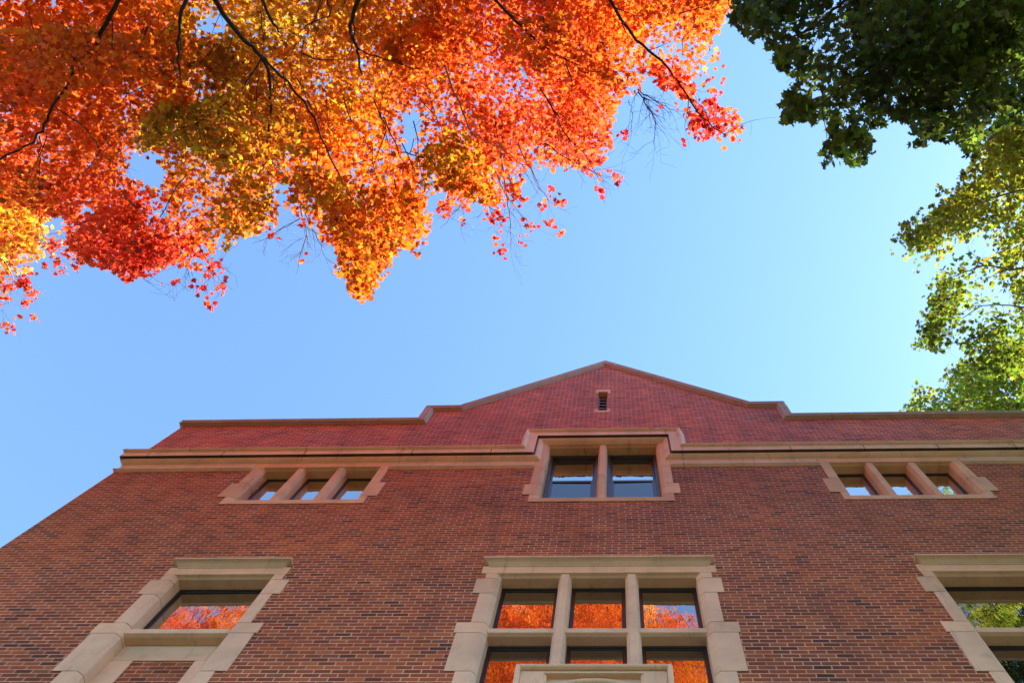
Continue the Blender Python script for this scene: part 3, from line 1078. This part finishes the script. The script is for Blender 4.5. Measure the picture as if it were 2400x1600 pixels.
def cluster(root, poly, h0, h1, n, zones, base, mat, size=.102, wob=11.0, rad=.36, n_leaf=26, holes=()):
    n = max(int(n * .55), 8)
    before = set(root.children)
    make_crown(root, poly, h0, h1, n, n_leaf, rad, size, zones, base, mat, holes, wob, cthr=0.30, clump=45.0, colvar=.2, tilt=.8)
    for o in root.children:
        if o not in before:
            o.name = 'foliage'


DOL, DRU = (.50, .29, .018), (.74, .155, .012)
CR2 = (.70, .05, .03)
CL = [
    ([(305, 345), (318, 280), (360, 245), (440, 232), (540, 190), (630, 215), (715, 290), (740, 345), (690, 385), (610, 395), (560, 425), (505, 392), (440, 352), (380, 352)], 11.0, 12.2, 120, [(380, 300, 80, DOL), (500, 280, 80, DOL), (600, 300, 80, DRU), (700, 340, 60, DOL)], DOL),
    ([(466, 505), (500, 448), (555, 415), (640, 425), (634, 505), (592, 537), (548, 548), (512, 570), (488, 535)], 11.2, 12.2, 60, [(500, 520, 60, DOL), (580, 460, 60, DRU)], DOL),
    ([(655, 410), (720, 365), (800, 400), (880, 440), (955, 420), (986, 520), (972, 572), (940, 558), (902, 590), (872, 648), (842, 692), (806, 687), (797, 642), (765, 622), (780, 585), (772, 540), (720, 505), (668, 482)], 10.9, 12.3, 150, [(720, 440, 60, DOL), (830, 480, 70, DRU), (840, 580, 50, DOL), (830, 660, 50, (.62, .12, .014)), (950, 500, 60, DRU), (900, 450, 50, ORNG)], DRU),
    ([(945, 340), (1040, 295), (1105, 325), (1135, 400), (1118, 482), (1055, 474), (1040, 440), (1012, 440), (965, 400)], 11.2, 12.4, 70, [(1000, 360, 60, DOL), (1080, 420, 60, DRU)], DRU),
    ([(150, 562), (200, 500), (262, 440), (305, 388), (325, 440), (332, 500), (385, 522), (450, 545), (440, 604), (398, 592), (345, 628), (300, 642), (245, 610), (190, 598)], 11.6, 12.8, 95, [(250, 520, 60, RED), (330, 590, 60, CR2), (200, 560, 50, RED), (410, 570, 50, CR2)], RED),
    ([(-50, 130), (60, 60), (180, 50), (330, 70), (390, 150), (330, 205), (250, 190), (150, 215), (60, 230), (-50, 330)], 10.9, 12.2, 150, [(40, 120, 90, ORNG), (200, 130, 90, DRU), (330, 120, 70, DRU), (30, 260, 70, RED)], DRU),
    ([(1130, 50), (1290, 30), (1410, 100), (1450, 200), (1380, 205), (1300, 160), (1230, 175), (1150, 130)], 11.3, 12.4, 75, [(1200, 100, 70, DRU), (1350, 130, 70, (.62, .09, .014))], DRU),
    ([(1574, 292), (1588, 240), (1650, 238), (1692, 272), (1714, 300), (1680, 332), (1640, 326), (1592, 332)], 11.9, 12.6, 18, [], CR2),
    ([(1480, 180), (1500, 150), (1560, 160), (1600, 200), (1590, 240), (1530, 215)], 11.9, 12.6, 16, [], RED),
]
for (pl, a_, b_, n_, zn_, bs_) in CL:
    cluster(maple, pl, a_, b_, n_, zn_, bs_, M['leaf'])


def finish(root, base):
    for o in list(root.children):
        o.matrix_parent_inverse = Matrix.Translation((-base[0], -base[1], 0))


# trunk and great limbs of the maple (behind the viewer), then the boughs that hang into the picture
def boughs(root, base, fork, lines, h_def, r_trunk):
    tk = MB()
    b0 = Vector((base[0], base[1], -.2))
    fk = Vector((base[0] + .2, base[1] + .3, fork))
    tk.tube([b0, b0.lerp(fk, .08), b0.lerp(fk, .4), b0.lerp(fk, .75), fk, fk + Vector((.2, .1, 2.5)), fk + Vector((.1, .4, 6.0))],
            [r_trunk * 1.5, r_trunk * 1.1, r_trunk, r_trunk * .9, r_trunk * .75, r_trunk * .5, r_trunk * .15], 14)
    tk.build('trunk', M['bark'], root, smooth=True)
    for (pts, r0, r1, h, nf, mat, main) in lines:
        mb = MB()
        h = h or h_def
        P3 = [at(x, y, h + (dh if len(q) > 2 else 0)) for q in pts for (x, y, dh) in [(q[0], q[1], q[2] if len(q) > 2 else 0)]]
        P3 = [Vector(p) for p in P3]
        if main:
            s = fk + Vector((0, 0, random.uniform(-1, 2.5)))
            a = P3[0]
            dr = (P3[0] - P3[1]).normalized()
            m1 = s.lerp(a, .35) + Vector((0, 0, 1.2))
            m2 = a + dr * ((a - s).length * .35)
            ln = smooth_line([s, m1, m2, a], 6, .03)
            rr = [r_trunk * .42 + (r0 * .60 - r_trunk * .42) * (i / (len(ln) - 1)) ** .6 for i in range(len(ln))]
            mb.tube(ln, rr, 8)
        limb(mb, P3, r0 * .60, r1 * .75, 7, 5, .012, int(nf * .7), .5)
        mb.build('branch', M[mat], root, smooth=True)


L = [
    ([(280, -20), (235, 75), (215, 115), (170, 132), (160, 180), (110, 265), (90, 312), (0, 366), (-40, 380)], .055, .014, 11.4, 9, 'bark', True),
    ([(90, 312), (92, 380), (90, 450)], .016, .007, 11.4, 3, 'bark', False),
    ([(420, -20), (410, 100), (415, 185)], .05, .012, 11.5, 5, 'bark', True),
    ([(480, -20), (540, 70), (600, 130), (620, 200), (615, 330), (605, 390)], .065, .010, 11.8, 8, 'bark', True),
    ([(600, 130), (660, 190), (720, 270), (765, 380), (805, 450), (830, 560)], .035, .008, 11.7, 10, 'bark', False),
    ([(600, 135), (540, 222), (450, 285), (400, 300)], .024, .007, 11.7, 6, 'bark', False),
    ([(830, -20), (806, 60), (820, 122), (832, 172)], .06, .014, 11.6, 4, 'bark', True),
    ([(823, 112), (900, 142), (965, 160)], .018, .008, 11.6, 4, 'bark', False),
    ([(590, -20), (630, 58), (640, 75)], .045, .012, 12.0, 3, 'bark', True),
    ([(1120, -20), (1200, 60), (1270, 122), (1335, 152)], .04, .010, 11.8, 7, 'bark', True),
    ([(1390, -20), (1460, 90), (1530, 150), (1572, 212), (1625, 282), (1670, 310)], .042, .008, 12.0, 12, 'bark', True),
    ([(1020, 150), (1045, 215), (1090, 310), (1150, 342), (1205, 385)], .03, .007, 12.4, 8, 'twig', False),
    ([(1240, 200), (1275, 260), (1300, 310), (1360, 375)], .022, .006, 12.0, 8, 'bark', False),
    ([(868, 255), (885, 300), (850, 400)], .02, .006, 11.5, 5, 'bark', False),
    ([(880, 268), (912, 342), (940, 400)], .018, .006, 11.5, 4, 'bark', False),
    ([(920, 350), (1000, 366), (1060, 372)], .016, .006, 11.5, 4, 'bark', False),
    ([(265, 340), (280, 385), (262, 430), (270, 500)], .02, .006, 14.0, 4, 'twig', False),
    ([(430, 400), (380, 480), (345, 560)], .018, .006, 12.0, 6, 'bark', False),
    ([(120, 240), (200, 300), (225, 360), (160, 420)], .018, .006, 12.2, 6, 'bark', False),
    ([(340, 60), (310, 160), (290, 230)], .022, .007, 11.9, 5, 'bark', False),
    ([(740, -20), (760, 30), (700, 60)], .024, .010, 12.2, 4, 'bark', True),
]
boughs(maple, (-4.5, -13.0), 8.5, L, 11.6, .38)


# bare and half-bare twigs hanging below the foliage
def bare(root, lines, mat, leaf_n, colr, size=.10):
    TWIG_PTS.clear()
    for (pts, h, r0, nf) in lines:
        mb = MB()
        ln = smooth_line([Vector(at(x, y, h)) for x, y in pts], 5, .012)
        rad = [r0 + (.0025 - r0) * i / (len(ln) - 1) for i in range(len(ln))]
        mb.tube(ln, rad, 5)
        for k in range(nf):
            i = random.randrange(1, len(ln) - 1)
            d = (ln[i + 1] - ln[i - 1]).normalized()
            e = (d + Vector((random.gauss(0, .6), random.gauss(0, .6), random.gauss(0, .35)))).normalized()
            twiggy(mb, ln[i], e, random.uniform(.25, .6), max(rad[i] * .6, .003), 1, 3)
        mb.build('twig', M[mat], root, smooth=True)
    if leaf_n and TWIG_PTS:
        tp = np.array(TWIG_PTS)
        # leaves hang in small bunches from some of the twig ends
        hub = tp[rng.integers(0, len(tp), max(leaf_n // 7, 3))]
        cen = hub[rng.integers(0, len(hub), leaf_n)]
        p = cen + rng.normal(0, .055, cen.shape)
        nr = np.stack([rng.normal(0, .7, leaf_n), rng.normal(0, .7, leaf_n), np.ones(leaf_n)], 1)
        cc = np.array(colr)[rng.integers(0, len(colr), leaf_n)] * (1 + rng.normal(0, .2, (leaf_n, 1)))
        leaves_mesh('loose_leaves', p, nr, rng.uniform(0, 6.28, leaf_n), size * rng.uniform(.6, 1.15, leaf_n), np.clip(cc, .004, .9), M['leaf'], root)


bare(maple, [([(1150, 350), (1162, 430), (1172, 500), (1174, 568)], 13.0, .016, 12), ([(1190, 330), (1225, 400), (1262, 465)], 13.2, .014, 10), ([(1080, 440), (1050, 480), (1012, 525)], 13.2, .010, 9),
             ([(1130, 380), (1160, 440), (1200, 500)], 12.6, .012, 9), ([(690, 470), (700, 540), (680, 630)], 13.5, .014, 12), ([(700, 490), (730, 550), (755, 610)], 13.4, .010, 8), ([(690, 500), (640, 530), (580, 560)], 13.4, .009, 6)],
     'twig', 220, [RED, CRIM, RED, ORNG])
bare(maple, [([(1465, 205), (1482, 235), (1505, 285), (1500, 332)], 12.3, .013, 18), ([(1470, 210), (1520, 240), (1560, 262)], 12.3, .010, 9), ([(1445, 230), (1452, 262), (1448, 300)], 12.3, .006, 4)], 'bark', 12, [CRIM])
bare(maple, [([(1250, 330), (1310, 370), (1385, 410)], 12.2, .010, 10), ([(455, 560), (480, 600), (488, 640)], 12.6, .008, 7), ([(1100, 430), (1120, 470), (1150, 490)], 12.4, .008, 6), ([(400, 560), (430, 600), (435, 640)], 12.3, .008, 6), ([(330, 600), (330, 640), (350, 650)], 12.3, .006, 3)], 'bark', 150, [RED, CRIM])
tu, tv = sample_poly(maple_poly, 90)
for a_, b_ in zip(tu, tv):
    h_ = random.uniform(11.2, 12.4)
    p0 = Vector(at(a_, b_, h_))
    out_d = (Vector(at(a_ + (a_ - 700) * .08, b_ + 90, h_ - .15)) - p0).normalized()
    out_d = (out_d + Vector((random.gauss(0, .45), random.gauss(0, .45), random.gauss(0, .1)))).normalized()
    if inside(np.array([a_ + (a_ - 700) * .08]), np.array([b_ + 130.0]), maple_poly)[0]:
        tw = MB()
        twiggy(tw, p0, out_d, random.uniform(.5, 1.0), random.uniform(.006, .012), 1, 4)
        tw.build('twig', M['bark'], maple, smooth=True)
finish(maple, (-4.5, -13.0))

# ---- a second, yellower maple beyond the left edge of the picture
gold = thing('maple_tree', 'golden maple at the far left edge, partly bare with pale twigs', 'tree', loc=(-19.5, -4.5, 0))
gold_poly = [(-60, 380), (60, 395), (105, 470), (100, 520), (140, 500), (165, 545), (120, 570), (100, 600), (70, 640), (60, 665), (30, 690), (5, 712), (-60, 740)]
make_crown(gold, gold_poly, 17.0, 24.0, 210, 34, .62, .125, [(20, 470, 90, YELL), (50, 560, 70, GOLD), (20, 620, 60, ORNG), (60, 650, 50, CRIM), (130, 530, 40, CRIM), (30, 690, 40, CRIM)], GOLD, M['leaf'],
           [(125, 540, 38, .22), (80, 640, 36, .35), (30, 690, 40, .3)], 18.0,
           ell=[(-21.5, -4.0, 21.5, 6.0, 6.0, 6.5, 1.0)], n_far=700, far_col=[YELL, GOLD, ORNG])
boughs(gold, (-19.5, -4.5), 8.0, [([(-50, 440), (0, 470), (50, 520), (110, 560)], .04, .008, 18.0, 8, 'twig', True), ([(-50, 560), (0, 590), (30, 640), (20, 700)], .035, .007, 18.5, 9, 'twig', True)], 18.0, .26)
bare(gold, [([(60, 520), (100, 560), (132, 605)], 18.0, .012, 12), ([(20, 600), (50, 640), (65, 680)], 18.2, .012, 10), ([(-10, 630), (14, 670), (4, 715)], 18.4, .012, 12), ([(90, 540), (130, 535), (160, 520)], 18.4, .010, 8)], 'twig', 420, [CRIM, RED, ORNG], .11)
finish(gold, (-19.5, -4.5))

# ---- dark green tree overhead on the right
DKG, MDG, LTG, YLG = (.055, .080, .013), (.13, .175, .018), (.19, .25, .022), (.33, .33, .026)
dark = thing('green_tree', 'dark green broadleaf tree overhanging the upper right corner', 'tree', loc=(9.5, -11.5, 0))
dark_poly = [(1690, -60), (1685, 15), (1692, 62), (1716, 92), (1742, 66), (1765, 130), (1832, 165), (1800, 205), (1776, 240), (1795, 280), (1870, 272), (1902, 290), (1886, 372), (1932, 380), (2006, 358), (1998, 305), (1985, 278), (2035, 255), (2105, 285), (2116, 336), (2152, 330), (2165, 300), (2192, 308),
             (2222, 352), (2250, 355), (2262, 300), (2420, 270), (2420, -60)]
make_crown(dark, dark_poly, 8.6, 14.0, 1000, 28, .42, .106, [(1780, 60, 120, DKG), (1950, 120, 150, DKG), (1850, 250, 80, MDG), (1950, 320, 70, MDG), (2100, 150, 150, DKG), (2250, 120, 120, MDG), (2320, 60, 90, LTG), (2080, 90, 60, MDG)], DKG, M['green'],
           [(1830, 250, 20, .4), (1955, 330, 16, .4), (2130, 310, 16, .5), (1720, 50, 14, .4), (2230, 300, 22, .4), (1745, 90, 22, .2), (1840, 215, 26, .2), (2040, 200, 26, .3), (2210, 220, 26, .3), (2060, 60, 22, .4), (1950, 250, 26, .3), (2330, 200, 24, .4), (1890, 100, 20, .4), (2180, 60, 20, .5), (1830, 40, 18, .5), (2120, 110, 22, .6), (1900, 190, 20, .6)], 20.0,
           ell=[(9.0, -11.0, 16.5, 5.5, 5.0, 5.5, .65), (10.5, -9.0, 20.0, 4.5, 4.0, 5.0, .35)], n_far=1700, far_col=[DKG, MDG, DKG], skew=1.3, far_size=.26, tilt=1.1, cthr=.50)
boughs(dark, (9.5, -11.5), 6.0, [([(2150, -20), (2120, 60), (2060, 120), (1960, 180), (1880, 240)], .05, .010, 9.0, 8, 'bark', True), ([(2300, -20), (2240, 70), (2180, 190), (2130, 260)], .045, .010, 9.0, 8, 'bark', True), ([(1960, -20), (1900, 40), (1810, 90), (1740, 80)], .035, .008, 9.2, 7, 'bark', True)], 9.0, .30)
for (pl, n_) in [([(1774, 240), (1800, 203), (1850, 228), (1905, 262), (1870, 275), (1795, 284)], 22), ([(1884, 374), (1898, 285), (1960, 262), (2006, 305), (2008, 360), (1932, 384)], 26), ([(1684, 5), (1692, 64), (1716, 95), (1744, 66), (1735, 10)], 14),
                 ([(2100, 270), (2114, 340), (2154, 333), (2192, 310), (2185, 270)], 16), ([(1755, 95), (1775, 140), (1835, 172), (1870, 150), (1820, 90)], 20), ([(2180, 290), (2222, 354), (2256, 358), (2270, 290)], 16)]:
    cluster(dark, pl, 8.8, 9.8, n_, [], MDG, M['green'], .108, 9.0, .34, 22)
finish(dark, (9.5, -11.5))

# ---- lighter green tree in front of the right end of the hall
lite = thing('green_tree', 'lighter yellow-green maple down the right edge above the parapet', 'tree', loc=(14.5, -6.0, 0))
lite_poly = [(2420, 250), (2330, 275), (2262, 310), (2236, 362), (2240, 400), (2185, 440), (2140, 482), (2100, 510), (2050, 540), (2088, 585), (2132, 590), (2170, 560), (2212, 545), (2260, 575), (2250, 596), (2178, 605), (2118, 650), (2132, 705), (2112, 760), (2104, 802), (2150, 806), (2180, 760), (2225, 770), (2222, 820),
             (2262, 850), (2330, 850), (2420, 860)]
make_crown(lite, lite_poly, 13.5, 19.0, 900, 30, .44, .104, [(2330, 330, 80, YLG), (2250, 400, 90, YLG), (2320, 480, 80, YLG), (2180, 500, 70, YLG), (2080, 555, 36, (.34, .24, .02)), (2200, 640, 80, LTG), (2300, 620, 60, YLG), (2150, 760, 60, MDG), (2300, 760, 80, LTG)], LTG, M['green'],
           [(2290, 690, 34, .05), (2270, 450, 24, .3), (2190, 620, 20, .3), (2340, 620, 24, .3), (2180, 740, 20, .3), (2320, 740, 26, .3), (2240, 660, 22, .3), (2245, 590, 26, .15), (2170, 690, 20, .5), (2330, 560, 24, .5), (2280, 520, 20, .5), (2225, 730, 26, .3), (2320, 800, 26, .35), (2230, 550, 18, .4), (2300, 390, 20, .5), (2350, 700, 20, .4)], 24.0,
           ell=[(14.5, -5.5, 18.5, 4.5, 4.5, 5.5, 1.0)], n_far=160, far_col=[DKG, MDG, LTG], far_size=.24)
boughs(lite, (14.5, -6.0), 7.0, [([(2420, 420), (2330, 440), (2240, 470), (2160, 520)], .04, .008, 13.8, 8, 'twig', True), ([(2420, 600), (2330, 620), (2260, 610), (2180, 640)], .04, .007, 14.0, 8, 'twig', True), ([(2420, 720), (2320, 700), (2240, 710), (2160, 780)], .03, .006, 14.5, 8, 'twig', True)], 14.0, .24)
finish(lite, (14.5, -6.0))

# ---- yellow-green tree rising behind the parapet
back = thing('green_tree', 'sunlit yellow-green tree rising behind the right parapet', 'tree', loc=(16.0, 5.5, 0))
back_poly = [(2040, 1010), (2075, 935), (2105, 915), (2098, 885), (2130, 880), (2165, 892), (2185, 850), (2215, 815), (2280, 815), (2330, 790), (2420, 770), (2420, 1010)]
make_crown(back, back_poly, 23.0, 29.5, 520, 32, .70, .15, [(2120, 930, 60, YLG), (2220, 880, 70, YLG), (2300, 850, 70, LTG), (2200, 950, 90, LTG)], MDG, M['green'],
           [(2150, 900, 26, .4), (2330, 900, 22, .4), (2250, 840, 20, .5)], 16.0,
           ell=[(16.0, 5.5, 22.0, 5.5, 4.5, 6.0, 1.0)], n_far=500, far_col=[LTG, YLG, MDG], far_size=.26)
boughs(back, (16.0, 5.5), 9.0, [([(2420, 960), (2330, 930), (2240, 920), (2140, 920)], .05, .01, 24.0, 7, 'twig', True)], 24.0, .28)
finish(back, (16.0, 5.5))
